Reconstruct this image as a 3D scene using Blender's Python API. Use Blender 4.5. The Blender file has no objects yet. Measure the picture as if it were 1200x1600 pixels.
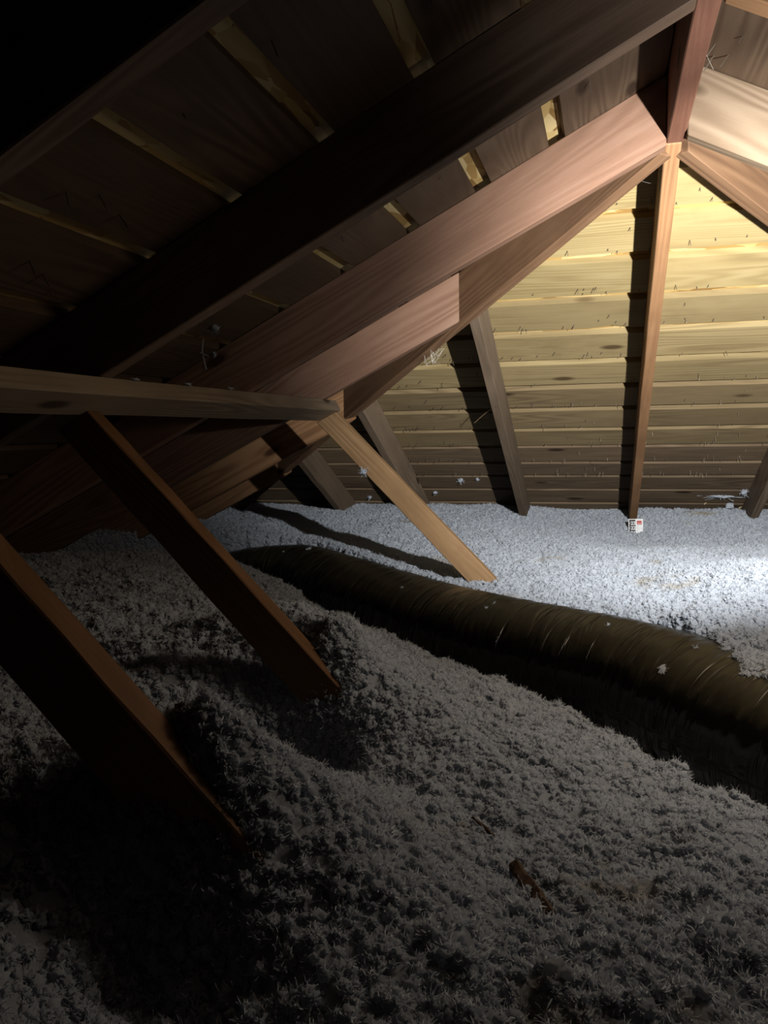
import bpy, bmesh, math, random
import numpy as np
from mathutils import Vector, Matrix, noise as mnoise

scene = bpy.context.scene
COL = scene.collection
R = math.radians
rng = random.Random(7)

# ------------------------------------------------------------------ camera
CAM_Z = 1.06
FPX, YAW, PITCH, ROLL = 1272.55, -0.2665142, -0.09813348, -0.01571407
cy, sy = math.cos(YAW), math.sin(YAW)
fw = Vector((sy * math.cos(PITCH), cy * math.cos(PITCH), math.sin(PITCH)))
r0 = Vector((cy, -sy, 0)); u0 = r0.cross(fw)
cr = r0 * math.cos(ROLL) + u0 * math.sin(ROLL)
cu = -r0 * math.sin(ROLL) + u0 * math.cos(ROLL)
cam_d = bpy.data.cameras.new('camera'); cam = bpy.data.objects.new('camera', cam_d); COL.objects.link(cam)
m3 = Matrix((cr, cu, -fw)).transposed()
cam.matrix_world = Matrix.Translation((0, 0, CAM_Z)) @ m3.to_4x4()
cam_d.sensor_fit = 'VERTICAL'; cam_d.sensor_height = 36.0; cam_d.sensor_width = 27.0
cam_d.lens = FPX / 1600 * 36.0; cam_d.clip_start = 0.02
scene.camera = cam

# ------------------------------------------------------------------ world, lamp, exposure
w = bpy.data.worlds.new('world'); scene.world = w; w.use_nodes = True
w.node_tree.nodes['Background'].inputs[0].default_value = (0.0, 0.0, 0.0, 1)
w.node_tree.nodes['Background'].inputs[1].default_value = 0.0
vs = scene.view_settings
vs.view_transform = 'Standard'; vs.look = 'None'; vs.gamma = 1; vs.use_curve_mapping = False
vs.exposure = 0.0
# one hand-held torch, right of the camera and out of frame: a tight beam and the wide spill of its reflector
LAMP = Vector((0.477, 1.27, 1.245)); AIM = Vector((0.25, 3.00, 1.30))
def spot(name, power, deg, blend, colour, radius, aim=AIM):
    d = bpy.data.lights.new(name, 'SPOT'); d.energy = power; d.spot_size = R(deg); d.spot_blend = blend
    d.color = colour; d.shadow_soft_size = radius
    o = bpy.data.objects.new(name, d); COL.objects.link(o); o.location = LAMP
    o.rotation_euler = (aim - LAMP).to_track_quat('-Z', 'Y').to_euler()
    return o
spot('torch_beam', 385, 82, 1.0, (1.0, 0.97, 0.90), 0.012, Vector((0.24, 3.00, 1.31)))
spot('torch_spill', 56, 148, 0.9, (1.0, 0.985, 0.95), 0.015, Vector((0.66, 2.87, 2.00)))
# added fill lights: a spot on the near insulation, a weak point at the torch
nf = spot('fill_near', 16.5, 150, 0.9, (1.0, 0.80, 0.58), 0.12, Vector((-0.15, 1.15, 0.45)))
nf.location = (0.47, 1.62, 1.22)
glow_d = bpy.data.lights.new('fill_point', 'POINT'); glow_d.energy = 0.25; glow_d.color = (1.0, 0.88, 0.70); glow_d.shadow_soft_size = 0.03
glow = bpy.data.objects.new('fill_point', glow_d); COL.objects.link(glow); glow.location = LAMP

# ------------------------------------------------------------------ helpers
AX, AY, AZ = 0.159, 2.24, 1.77          # apex of the rafters' underside, where ridge and hips meet
T = 0.5; TH = math.atan(T); CT, ST = math.cos(TH), math.sin(TH)
OFF = 0.17                              # plumb height from rafter underside to the boards
def ray(px, py):
    return (cr * ((px - 600) / FPX) - cu * ((py - 800) / FPX) + fw)
CAMP = Vector((0, 0, CAM_Z))
def on_plane(px, py, n, d):
    r = ray(px, py); n = Vector(n); return CAMP + r * ((d - n.dot(CAMP)) / n.dot(r))
def on_hip(px, py, off=OFF):   return on_plane(px, py, (0, T, 1), T * AY + AZ + off)
def on_left(px, py, off=OFF):  return on_plane(px, py, (-T, 0, 1), -T * AX + AZ + off)
def on_y(px, py, y):           return on_plane(px, py, (0, 1, 0), y)

def mesh_obj(name, verts, faces, mat, parent=None, smooth=False):
    me = bpy.data.meshes.new(name); me.from_pydata([tuple(v) for v in verts], [], faces); me.update()
    if mat: me.materials.append(mat)
    if smooth:
        me.polygons.foreach_set('use_smooth', [True] * len(me.polygons))
    o = bpy.data.objects.new(name, me); COL.objects.link(o)
    if parent: o.parent = parent
    return o
def bm_obj(name, bm, mat, parent=None, smooth=False):
    bmesh.ops.recalc_face_normals(bm, faces=bm.faces)
    me = bpy.data.meshes.new(name); bm.to_mesh(me); bm.free()
    if mat: me.materials.append(mat)
    if smooth: me.polygons.foreach_set('use_smooth', [True] * len(me.polygons))
    o = bpy.data.objects.new(name, me); COL.objects.link(o)
    if parent: o.parent = parent
    return o
def tag(o, label=None, cat=None, group=None, kind=None):
    if label: o['label'] = label
    if cat: o['category'] = cat
    if group: o['group'] = group
    if kind: o['kind'] = kind
    return o
def empty(name, loc=(0, 0, 0)):
    o = bpy.data.objects.new(name, None); COL.objects.link(o); o.location = loc; o.empty_display_size = 0.05
    return o

# ------------------------------------------------------------------ materials
def new_mat(name):
    m = bpy.data.materials.new(name); m.use_nodes = True
    nt = m.node_tree; nt.nodes.clear()
    out = nt.nodes.new('ShaderNodeOutputMaterial')
    return m, nt, out
def N(nt, typ, **kw):
    n = nt.nodes.new(typ)
    for k, v in kw.items():
        if k.startswith('i_'):
            key = k[2:]
            n.inputs[int(key) if key.isdigit() else key.replace('_', ' ')].default_value = v
        else: setattr(n, k, v)
    return n
def ramp(nt, stops):
    n = nt.nodes.new('ShaderNodeValToRGB'); el = n.color_ramp.elements
    while len(el) < len(stops): el.new(0.5)
    for e, (p, c) in zip(el, stops): e.position = p; e.color = (*c, 1)
    return n
def wood(name, dark, mid, light, rough=0.72, grain=1.0, knots=True, dusty=0.0, bump=0.25):
    m, nt, out = new_mat(name); L = nt.links.new
    tc = N(nt, 'ShaderNodeTexCoord'); oi = N(nt, 'ShaderNodeObjectInfo')
    off = N(nt, 'ShaderNodeVectorMath', operation='SCALE'); off.inputs['Scale'].default_value = 37.0
    cx = N(nt, 'ShaderNodeCombineXYZ')
    for i in range(3): L(oi.outputs['Random'], cx.inputs[i])
    L(cx.outputs[0], off.inputs[0])
    add = N(nt, 'ShaderNodeVectorMath', operation='ADD'); L(tc.outputs['Object'], add.inputs[0]); L(off.outputs[0], add.inputs[1])
    mp = N(nt, 'ShaderNodeMapping'); mp.inputs['Scale'].default_value = (0.55, 7.0, 7.0); L(add.outputs[0], mp.inputs[0])
    n1 = N(nt, 'ShaderNodeTexNoise', i_Scale=1.0, i_Detail=1.5, i_Roughness=0.4); L(mp.outputs[0], n1.inputs['Vector'])
    mul = N(nt, 'ShaderNodeMath', operation='MULTIPLY'); mul.inputs[1].default_value = 130.0 * grain; L(n1.outputs[0], mul.inputs[0])
    sn = N(nt, 'ShaderNodeMath', operation='SINE'); L(mul.outputs[0], sn.inputs[0])
    mr = N(nt, 'ShaderNodeMapRange'); mr.inputs[1].default_value = -1; mr.inputs[2].default_value = 1; L(sn.outputs[0], mr.inputs[0])
    mp2 = N(nt, 'ShaderNodeMapping'); mp2.inputs['Scale'].default_value = (4.0, 150.0, 150.0); L(add.outputs[0], mp2.inputs[0])
    n2 = N(nt, 'ShaderNodeTexNoise', i_Scale=2.0, i_Detail=3.0); L(mp2.outputs[0], n2.inputs['Vector'])
    mp3 = N(nt, 'ShaderNodeMapping'); mp3.inputs['Scale'].default_value = (1.6, 6.0, 6.0); L(add.outputs[0], mp3.inputs[0])
    n3 = N(nt, 'ShaderNodeTexNoise', i_Scale=1.6, i_Detail=6.0, i_Roughness=0.6); L(mp3.outputs[0], n3.inputs['Vector'])
    # rings show strongly only in patches
    n5 = N(nt, 'ShaderNodeTexNoise', i_Scale=1.7, i_Detail=1.0); L(add.outputs[0], n5.inputs['Vector'])
    rg = N(nt, 'ShaderNodeMapRange'); rg.inputs[1].default_value = 0.40; rg.inputs[2].default_value = 0.68; rg.inputs[3].default_value = 0.06; rg.inputs[4].default_value = 0.40; L(n5.outputs[0], rg.inputs[0])
    f0 = N(nt, 'ShaderNodeMix', data_type='FLOAT'); f0.inputs[0].default_value = 0.72; L(n2.outputs[0], f0.inputs[2]); L(n3.outputs[0], f0.inputs[3])
    f1 = N(nt, 'ShaderNodeMix', data_type='FLOAT'); L(rg.outputs[0], f1.inputs[0]); L(f0.outputs[0], f1.inputs[2]); L(mr.outputs[0], f1.inputs[3])
    f2 = f1
    cr_ = ramp(nt, [(0.12, dark), (0.5, mid), (0.88, light)]); L(f2.outputs[0], cr_.inputs[0])
    col = cr_.outputs[0]
    # per-piece tone
    hs = N(nt, 'ShaderNodeHueSaturation'); mrv = N(nt, 'ShaderNodeMapRange'); mrv.inputs[3].default_value = 0.82; mrv.inputs[4].default_value = 1.15
    L(oi.outputs['Random'], mrv.inputs[0]); L(mrv.outputs[0], hs.inputs['Value']); L(col, hs.inputs['Color']); col = hs.outputs[0]
    if knots:
        mk = N(nt, 'ShaderNodeMapping'); mk.inputs['Scale'].default_value = (2.2, 6.0, 6.0); L(add.outputs[0], mk.inputs[0])
        vo = N(nt, 'ShaderNodeTexVoronoi', i_Scale=1.0); L(mk.outputs[0], vo.inputs['Vector'])
        kr = ramp(nt, [(0.07, (1, 1, 1)), (0.13, (0, 0, 0))]); L(vo.outputs['Distance'], kr.inputs[0])
        mx = N(nt, 'ShaderNodeMix', data_type='RGBA'); L(kr.outputs[0], mx.inputs[0]); L(col, mx.inputs[6])
        mx.inputs[7].default_value = (dark[0] * 0.5, dark[1] * 0.45, dark[2] * 0.4, 1); col = mx.outputs[2]
    # blotchy stains
    n4 = N(nt, 'ShaderNodeTexNoise', i_Scale=2.3, i_Detail=6.0, i_Roughness=0.65); L(add.outputs[0], n4.inputs['Vector'])
    sr = ramp(nt, [(0.54, (0, 0, 0)), (0.76, (1, 1, 1))]); L(n4.outputs[0], sr.inputs[0])
    sm = N(nt, 'ShaderNodeMath', operation='MULTIPLY'); sm.inputs[1].default_value = 0.45; L(sr.outputs[0], sm.inputs[0])
    mx2 = N(nt, 'ShaderNodeMix', data_type='RGBA'); L(sm.outputs[0], mx2.inputs[0]); L(col, mx2.inputs[6]); mx2.inputs[7].default_value = (*dark, 1); col = mx2.outputs[2]
    if dusty:
        mx3 = N(nt, 'ShaderNodeMix', data_type='RGBA'); mx3.inputs[0].default_value = dusty; L(col, mx3.inputs[6]); mx3.inputs[7].default_value = (0.42, 0.40, 0.38, 1); col = mx3.outputs[2]
    bs = N(nt, 'ShaderNodeBsdfPrincipled', i_Roughness=rough); L(col, bs.inputs['Base Color'])
    bs.inputs['Specular IOR Level'].default_value = 0.25
    bp = N(nt, 'ShaderNodeBump'); bp.inputs['Strength'].default_value = bump; bp.inputs['Distance'].default_value = 0.004
    L(f1.outputs[0], bp.inputs['Height']); L(bp.outputs[0], bs.inputs['Normal'])
    L(bs.outputs[0], out.inputs[0])
    return m
M = {}
M['rafter'] = wood('rafter_wood', (0.09, 0.047, 0.031), (0.175, 0.10, 0.068), (0.25, 0.158, 0.118))
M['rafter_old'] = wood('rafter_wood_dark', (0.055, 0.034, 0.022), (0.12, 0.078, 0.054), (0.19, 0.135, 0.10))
M['rafter_pale'] = wood('rafter_wood_pale', (0.10, 0.066, 0.040), (0.165, 0.118, 0.08), (0.225, 0.17, 0.12))
M['hip'] = wood('hip_wood', (0.07, 0.037, 0.021), (0.14, 0.078, 0.043), (0.21, 0.125, 0.072))
M['ridge'] = wood('ridge_wood', (0.075, 0.032, 0.022), (0.145, 0.065, 0.042), (0.20, 0.10, 0.07))
M['jack'] = wood('jack_wood', (0.12, 0.06, 0.03), (0.23, 0.125, 0.062), (0.32, 0.19, 0.105))
M['jackgrey'] = wood('jack_wood_grey', (0.09, 0.065, 0.045), (0.17, 0.125, 0.088), (0.25, 0.19, 0.14))
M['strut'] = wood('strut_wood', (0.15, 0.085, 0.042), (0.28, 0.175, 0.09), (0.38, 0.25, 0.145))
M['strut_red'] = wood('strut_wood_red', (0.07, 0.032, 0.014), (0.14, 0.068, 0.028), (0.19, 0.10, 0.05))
M['purlin'] = wood('purlin_wood', (0.10, 0.075, 0.05), (0.19, 0.145, 0.10), (0.27, 0.22, 0.16))
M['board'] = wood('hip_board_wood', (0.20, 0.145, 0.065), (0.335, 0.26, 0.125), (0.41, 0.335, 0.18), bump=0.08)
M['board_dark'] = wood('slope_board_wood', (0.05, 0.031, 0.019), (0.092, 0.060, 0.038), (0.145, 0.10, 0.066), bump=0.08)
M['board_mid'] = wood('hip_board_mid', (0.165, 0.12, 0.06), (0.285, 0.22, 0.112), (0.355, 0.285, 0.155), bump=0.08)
M['board_darker'] = wood('hip_board_darker', (0.12, 0.085, 0.05), (0.225, 0.168, 0.092), (0.29, 0.225, 0.13), bump=0.08)
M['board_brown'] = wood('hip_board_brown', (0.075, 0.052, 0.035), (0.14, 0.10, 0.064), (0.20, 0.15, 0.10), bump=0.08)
M['splinter'] = wood('splinter_wood', (0.025, 0.012, 0.007), (0.05, 0.024, 0.013), (0.075, 0.04, 0.022), knots=False)

def osb():
    m, nt, out = new_mat('strand_board'); L = nt.links.new
    tc = N(nt, 'ShaderNodeTexCoord')
    cols = []; dist = []
    for ang, sc in ((25, (9, 42, 20)), (-35, (11, 48, 20)), (80, (8, 38, 20))):
        mp = N(nt, 'ShaderNodeMapping'); mp.inputs['Rotation'].default_value = (0, 0, R(ang)); mp.inputs['Scale'].default_value = sc
        L(tc.outputs['Object'], mp.inputs[0])
        vo = N(nt, 'ShaderNodeTexVoronoi', i_Scale=1.0, i_Randomness=1.0); L(mp.outputs[0], vo.inputs['Vector'])
        sp = N(nt, 'ShaderNodeSeparateColor'); L(vo.outputs['Color'], sp.inputs[0])
        cols.append(sp)
    sel1 = N(nt, 'ShaderNodeMath', operation='GREATER_THAN'); sel1.inputs[1].default_value = 0.5; L(cols[0].outputs[1], sel1.inputs[0])
    a = N(nt, 'ShaderNodeMix', data_type='FLOAT'); L(sel1.outputs[0], a.inputs[0]); L(cols[0].outputs[0], a.inputs[2]); L(cols[1].outputs[0], a.inputs[3])
    sel2 = N(nt, 'ShaderNodeMath', operation='GREATER_THAN'); sel2.inputs[1].default_value = 0.6; L(cols[2].outputs[1], sel2.inputs[0])
    b = N(nt, 'ShaderNodeMix', data_type='FLOAT'); L(sel2.outputs[0], b.inputs[0]); L(a.outputs[0], b.inputs[2]); L(cols[2].outputs[0], b.inputs[3])
    rp = ramp(nt, [(0.0, (0.20, 0.11, 0.035)), (0.3, (0.37, 0.24, 0.085)), (0.65, (0.48, 0.34, 0.14)), (1.0, (0.58, 0.46, 0.24))]); L(b.outputs[0], rp.inputs[0])
    bs = N(nt, 'ShaderNodeBsdfPrincipled', i_Roughness=0.7); L(rp.outputs[0], bs.inputs['Base Color']); bs.inputs['Specular IOR Level'].default_value = 0.25
    bp = N(nt, 'ShaderNodeBump'); bp.inputs['Strength'].default_value = 0.4; bp.inputs['Distance'].default_value = 0.002; L(b.outputs[0], bp.inputs['Height']); L(bp.outputs[0], bs.inputs['Normal'])
    L(bs.outputs[0], out.inputs[0]); return m
M['osb'] = osb()

def insulation_mat():
    m, nt, out = new_mat('loose_fill_fibre'); L = nt.links.new
    tc = N(nt, 'ShaderNodeNewGeometry')
    n1 = N(nt, 'ShaderNodeTexNoise', i_Scale=3.2, i_Detail=6.0, i_Roughness=0.6); L(tc.outputs['Position'], n1.inputs['Vector'])
    r1 = ramp(nt, [(0.62, (0.62, 0.68, 0.78)), (0.76, (0.45, 0.38, 0.27))]); L(n1.outputs[0], r1.inputs[0])
    n2 = N(nt, 'ShaderNodeTexNoise', i_Scale=42.0, i_Detail=3.0); L(tc.outputs['Position'], n2.inputs['Vector'])
    r2 = ramp(nt, [(0.25, (0.9, 0.9, 0.9)), (0.5, (1, 1, 1))]); L(n2.outputs[0], r2.inputs[0])
    mx = N(nt, 'ShaderNodeMix', data_type='RGBA', blend_type='MULTIPLY'); mx.inputs[0].default_value = 1.0; L(r1.outputs[0], mx.inputs[6]); L(r2.outputs[0], mx.inputs[7])
    df = N(nt, 'ShaderNodeBsdfDiffuse', i_Roughness=1.0); L(mx.outputs[2], df.inputs[0])
    # loose fibre scatters light within itself: shade with normals softened toward the lie of the blanket
    sc1 = N(nt, 'ShaderNodeVectorMath', operation='SCALE'); sc1.inputs['Scale'].default_value = 0.36; L(tc.outputs['Normal'], sc1.inputs[0])
    ad1 = N(nt, 'ShaderNodeVectorMath', operation='ADD'); ad1.inputs[1].default_value = (0, 0, 0.55); L(sc1.outputs[0], ad1.inputs[0])
    nm1 = N(nt, 'ShaderNodeVectorMath', operation='NORMALIZE'); L(ad1.outputs[0], nm1.inputs[0]); L(nm1.outputs[0], df.inputs['Normal'])
    tr = N(nt, 'ShaderNodeBsdfTranslucent'); L(mx.outputs[2], tr.inputs[0])
    ms = N(nt, 'ShaderNodeMixShader'); ms.inputs[0].default_value = 0.45; L(df.outputs[0], ms.inputs[1]); L(tr.outputs[0], ms.inputs[2])
    L(ms.outputs[0], out.inputs[0]); return m
M['fluff'] = insulation_mat()

def plain(name, col, rough=0.6, metal=0.0, spec=0.3):
    m, nt, out = new_mat(name); L = nt.links.new
    tc = N(nt, 'ShaderNodeTexCoord'); n = N(nt, 'ShaderNodeTexNoise', i_Scale=60.0, i_Detail=3.0); L(tc.outputs['Object'], n.inputs['Vector'])
    r = ramp(nt, [(0.3, tuple(c * 0.8 for c in col)), (0.7, col)]); L(n.outputs[0], r.inputs[0])
    bs = N(nt, 'ShaderNodeBsdfPrincipled', i_Roughness=rough, i_Metallic=metal); bs.inputs['Specular IOR Level'].default_value = spec
    L(r.outputs[0], bs.inputs['Base Color']); L(bs.outputs[0], out.inputs[0]); return m
M['nail'] = plain('nail_steel', (0.16, 0.13, 0.10), 0.45, 0.5)
M['web'] = plain('cobweb_silk', (0.62, 0.60, 0.56), 0.9)
M['card_white'] = plain('card_white', (0.80, 0.82, 0.86), 0.6)
M['card_black'] = plain('card_black', (0.012, 0.014, 0.02), 0.5)
M['card_red'] = plain('card_red', (0.50, 0.07, 0.06), 0.5)
M['plaster'] = plain('plasterboard', (0.5, 0.48, 0.45), 0.9)
M['chip'] = plain('wood_chip', (0.50, 0.38, 0.23), 0.8)

def jacket_mat():
    m, nt, out = new_mat('duct_jacket_film'); L = nt.links.new
    g = N(nt, 'ShaderNodeNewGeometry'); tc = N(nt, 'ShaderNodeTexCoord')
    sp = N(nt, 'ShaderNodeSeparateXYZ'); L(g.outputs['Normal'], sp.inputs[0])
    n = N(nt, 'ShaderNodeTexNoise', i_Scale=7.0, i_Detail=6.0, i_Roughness=0.65); L(tc.outputs['Object'], n.inputs['Vector'])
    # settled dust lies on what faces up
    ad = N(nt, 'ShaderNodeMath', operation='MULTIPLY_ADD'); L(n.outputs[0], ad.inputs[0]); ad.inputs[1].default_value = 0.5; L(sp.outputs[2], ad.inputs[2])
    r = ramp(nt, [(0.74, (0, 0, 0)), (1.1, (1, 1, 1))]); L(ad.outputs[0], r.inputs[0])
    mx = N(nt, 'ShaderNodeMix', data_type='RGBA'); L(r.outputs[0], mx.inputs[0]); mx.inputs[6].default_value = (0.005, 0.005, 0.005, 1); mx.inputs[7].default_value = (0.032, 0.029, 0.019, 1)
    rr = N(nt, 'ShaderNodeMapRange'); rr.inputs[3].default_value = 0.13; rr.inputs[4].default_value = 0.32; L(r.outputs[0], rr.inputs[0])
    bs = N(nt, 'ShaderNodeBsdfPrincipled'); L(mx.outputs[2], bs.inputs['Base Color']); L(rr.outputs[0], bs.inputs['Roughness'])
    bs.inputs['Specular IOR Level'].default_value = 0.36
    # gathers of the loose film run round the duct: u along the duct, v round it, in metres
    mu = N(nt, 'ShaderNodeMapping'); mu.inputs['Scale'].default_value = (24, 2.6, 1); L(tc.outputs['UV'], mu.inputs[0])
    nu = N(nt, 'ShaderNodeTexNoise', i_Scale=1.0, i_Detail=3.0, i_Roughness=0.55, i_Distortion=0.6); L(mu.outputs[0], nu.inputs['Vector'])
    rd = ramp(nt, [(0.51, (0, 0, 0)), (0.72, (1, 1, 1))]); L(nu.outputs[0], rd.inputs[0])
    bp = N(nt, 'ShaderNodeBump'); bp.inputs['Strength'].default_value = 0.85; bp.inputs['Distance'].default_value = 0.008; L(rd.outputs[0], bp.inputs['Height']); L(bp.outputs[0], bs.inputs['Normal'])
    L(bs.outputs[0], out.inputs[0]); return m
M['jacket'] = jacket_mat()

# ------------------------------------------------------------------ beams and boards
def beam(name, P, Q, up, wid, dep, mat, cutP=None, cutQ=None, parent=None, seg=14, jit=0.0012, origin=0.0):
    """Sawn timber along P->Q.  P and Q lie on the middle of its under face (origin=0) ; up = direction of the depth."""
    P, Q = Vector(P), Vector(Q); ax = (Q - P).normalized(); upv = Vector(up); upv = (upv - ax * upv.dot(ax)).normalized()
    sd = upv.cross(ax).normalized()
    Mx = Matrix((ax, sd, upv)).transposed().to_4x4(); Mx.translation = (P + Q) / 2
    half = (Q - P).length / 2
    cp = Vector(cutP).normalized() if cutP is not None else ax
    cq = Vector(cutQ).normalized() if cutQ is not None else ax
    r = random.Random(hash((round(P.x, 3), round(P.y, 3), round(Q.z, 3))) & 0xffff)
    inv = Mx.to_3x3().inverted(); cpl, cql = inv @ cp, inv @ cq
    cs = [(-wid / 2, 0), (wid / 2, 0), (wid / 2, dep), (-wid / 2, dep)]
    verts, faces = [], []
    for i in range(seg + 1):
        f = i / seg
        for (y, z) in cs:
            xa = -half - (cpl.y * y + cpl.z * z) / cpl.x
            xb = half - (cql.y * y + cql.z * z) / cql.x
            j = 0 if i in (0, seg) else jit
            verts.append((xa + (xb - xa) * f, y + r.uniform(-j, j), z + r.uniform(-j, j)))
    for i in range(seg):
        for k in range(4):
            a, b = i * 4 + k, i * 4 + (k + 1) % 4
            faces.append((a, a + 4, b + 4, b))
    faces += [(0, 1, 2, 3), tuple(seg * 4 + k for k in (3, 2, 1, 0))]
    bm = bmesh.new(); vv = [bm.verts.new(v) for v in verts]
    for f in faces: bm.faces.new([vv[i] for i in f])
    bmesh.ops.recalc_face_normals(bm, faces=bm.faces)
    ed = [e for e in bm.edges if len(e.link_faces) == 2 and e.calc_face_angle(0) > R(40)]
    bmesh.ops.bevel(bm, geom=ed, offset=0.0025, segments=1, affect='EDGES', clamp_overlap=True)
    o = bm_obj(name, bm, mat, parent)
    o.matrix_world = Mx
    return o

nL = Vector((-ST, 0, CT))    # outward normal, left slope
nR = Vector((ST, 0, CT)); nH = Vector((0, ST, CT))
DEP = OFF * CT
def left_pt(x, y, off=0): return Vector((x, y, AZ + T * (x - AX) + off))
def right_pt(x, y, off=0): return Vector((x, y, AZ - T * (x - AX) + off))
def hip_pt(x, y, off=0): return Vector((x, y, AZ - T * (y - AY) + off))

EAVE = 3.3                   # plan run of every slope below the apex
# --- ridge
o = beam('ridge_board', (AX, -1.2, AZ), (AX, AY + 0.005, AZ), (0, 0, 1), 0.042, 0.20, M['ridge'])
tag(o, 'dark red ridge board overhead that the rafters climb to at the top', 'ridge board')

# --- left slope rafters (far edge of the underside at the given Y)
TW = 0.044
left_rafters = [
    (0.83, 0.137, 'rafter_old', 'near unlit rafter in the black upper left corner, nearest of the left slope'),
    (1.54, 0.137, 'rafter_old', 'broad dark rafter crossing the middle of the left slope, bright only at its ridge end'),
]
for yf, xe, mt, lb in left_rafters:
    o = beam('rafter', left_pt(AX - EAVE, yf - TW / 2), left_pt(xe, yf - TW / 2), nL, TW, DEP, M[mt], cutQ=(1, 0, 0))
    tag(o, lb, 'rafter')
o = beam('rafter', left_pt(AX - EAVE, 2.263 - TW / 2), left_pt(0.137, 2.263 - TW / 2), nL, TW, DEP, M['rafter'], cutQ=(1, 0, 0))
tag(o, 'pinkish brown rafter with fine grain, brightly lit up to the ridge board', 'rafter')
# --- right slope rafters
for yf, lb in ((0.80, 'right slope rafter behind the torch, above the frame'), (1.53, 'lit rafter end in the top right corner, right of the ridge board'), (2.2, 'pale dusty rafter right of the ridge board, brightly lit')):
    if yf < 1: continue
    o = beam('rafter', right_pt(0.181, yf - TW / 2), right_pt(AX + EAVE, yf - TW / 2), nR, TW, DEP, M['rafter_pale'] if yf > 2 else M['jack'], cutP=(1, 0, 0))
    tag(o, lb, 'rafter')

# --- hips (45 degrees in plan)
def hip_beam(sx, label):
    run = EAVE; c = Vector((AX, AY + 0.01, AZ - 0.012))
    d = Vector((sx, 1, -T))
    P = c + d * 0.018; Q = c + d * run
    up = Vector((0, 0, 1))
    o = beam('hip_rafter', P, Q, up, 0.044, DEP * 1.08, M['hip'], cutP=Vector((sx, 1, 0)), seg=18)
    tag(o, label, 'hip rafter')
hip_beam(-1, 'long dark hip rafter running down left from the ridge end behind the rafters')
hip_beam(1, 'brown hip rafter running down right from the ridge end over the bright boards')

# --- hip end: common rafter and jacks, running toward the far eave
HW = 0.040
o = beam('rafter', hip_pt(AX - 0.004, AY + 0.004), hip_pt(AX - 0.012, AY + EAVE), nH, HW, DEP, M['jack'], cutP=(0, 1, 0))
tag(o, 'central orange brown rafter of the end slope dropping to the depth marker card', 'rafter')
for dx, mt, lb in ((-0.610, 'jackgrey', 'leaning jack rafter on the end slope, next left of the central rafter'),
                   (-1.214, 'jackgrey', 'jack rafter of the end slope just behind the pale brown strut'),
                   (-1.690, 'jackgrey', 'short leftmost jack rafter of the end slope, in the dark corner'),
                   (0.600, 'jackgrey', 'jack rafter at the right edge of the end slope, low beside wood chips')):
    sx = -1 if dx < 0 else 1
    a = abs(dx)
    o = beam('jack_rafter', hip_pt(AX + dx, AY + a + 0.022), hip_pt(AX + dx, AY + EAVE), nH, HW, DEP, M[mt], cutP=Vector((-sx, 1, 0)))
    tag(o, lb, 'jack rafter')
# --- left slope jacks, ending on the hip
for yc, xe, drop, mt, lb in ((2.897, -0.5215, 0.0, 'rafter', 'orange brown jack rafter, uppermost of three dying into the left hip'),
                   (3.542, -1.116, 0.025, 'jack', 'middle jack rafter behind the purlin end, cut against the left hip'),
                   (4.102, -1.654, 0.022, 'jack', 'lowest jack rafter near the insulation in the dark left corner')):
    dn = nL * -drop
    o = beam('jack_rafter', left_pt(AX - EAVE, yc) + dn, left_pt(xe, yc) + dn, nL, TW, DEP + drop, M[mt], cutQ=Vector((1, 1, 0)))
    tag(o, lb, 'jack rafter')
for dy in (0.60,):
    y = AY + dy
    o = beam('jack_rafter', right_pt(AX + dy + 0.026, y), right_pt(AX + EAVE, y), nR, TW, DEP, M['jack'], cutP=Vector((1, -1, 0)))
    tag(o, 'jack rafter of the right slope below the right hip', 'jack rafter')

# --- purlin under the left rafters, and its three struts
pu = Vector((-1.012, 0, 1.185)); pd = Vector((-CT, 0, -ST))
pw = 0.088
pc = pu + pd * (pw / 2) - nL * 0.045
o = beam('purlin', pc + Vector((0, -0.6, 0)), pc + Vector((0, 3.025, 0)), nL, pw, 0.0445, M['purlin'], seg=16)
tag(o, 'horizontal purlin plank under the left rafters, carried on the leaning struts', 'purlin')
sd_ = Vector((0.6965, 0, -0.7175)).normalized(); sn_ = Vector((-sd_.z, 0, sd_.x))     # along, and up-right
if sn_.x < 0: sn_ = -sn_
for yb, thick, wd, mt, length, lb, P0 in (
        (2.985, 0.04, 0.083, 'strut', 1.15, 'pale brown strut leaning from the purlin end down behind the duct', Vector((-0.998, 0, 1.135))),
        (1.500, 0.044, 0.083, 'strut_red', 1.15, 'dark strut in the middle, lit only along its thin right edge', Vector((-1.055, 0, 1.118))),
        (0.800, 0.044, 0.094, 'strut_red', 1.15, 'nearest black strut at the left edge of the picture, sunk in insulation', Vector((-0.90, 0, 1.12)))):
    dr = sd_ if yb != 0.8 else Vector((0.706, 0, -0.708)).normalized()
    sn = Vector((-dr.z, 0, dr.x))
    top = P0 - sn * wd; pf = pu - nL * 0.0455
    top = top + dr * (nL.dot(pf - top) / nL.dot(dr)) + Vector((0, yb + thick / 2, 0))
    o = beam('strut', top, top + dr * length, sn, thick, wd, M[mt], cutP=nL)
    tag(o, lb, 'strut')

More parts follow.
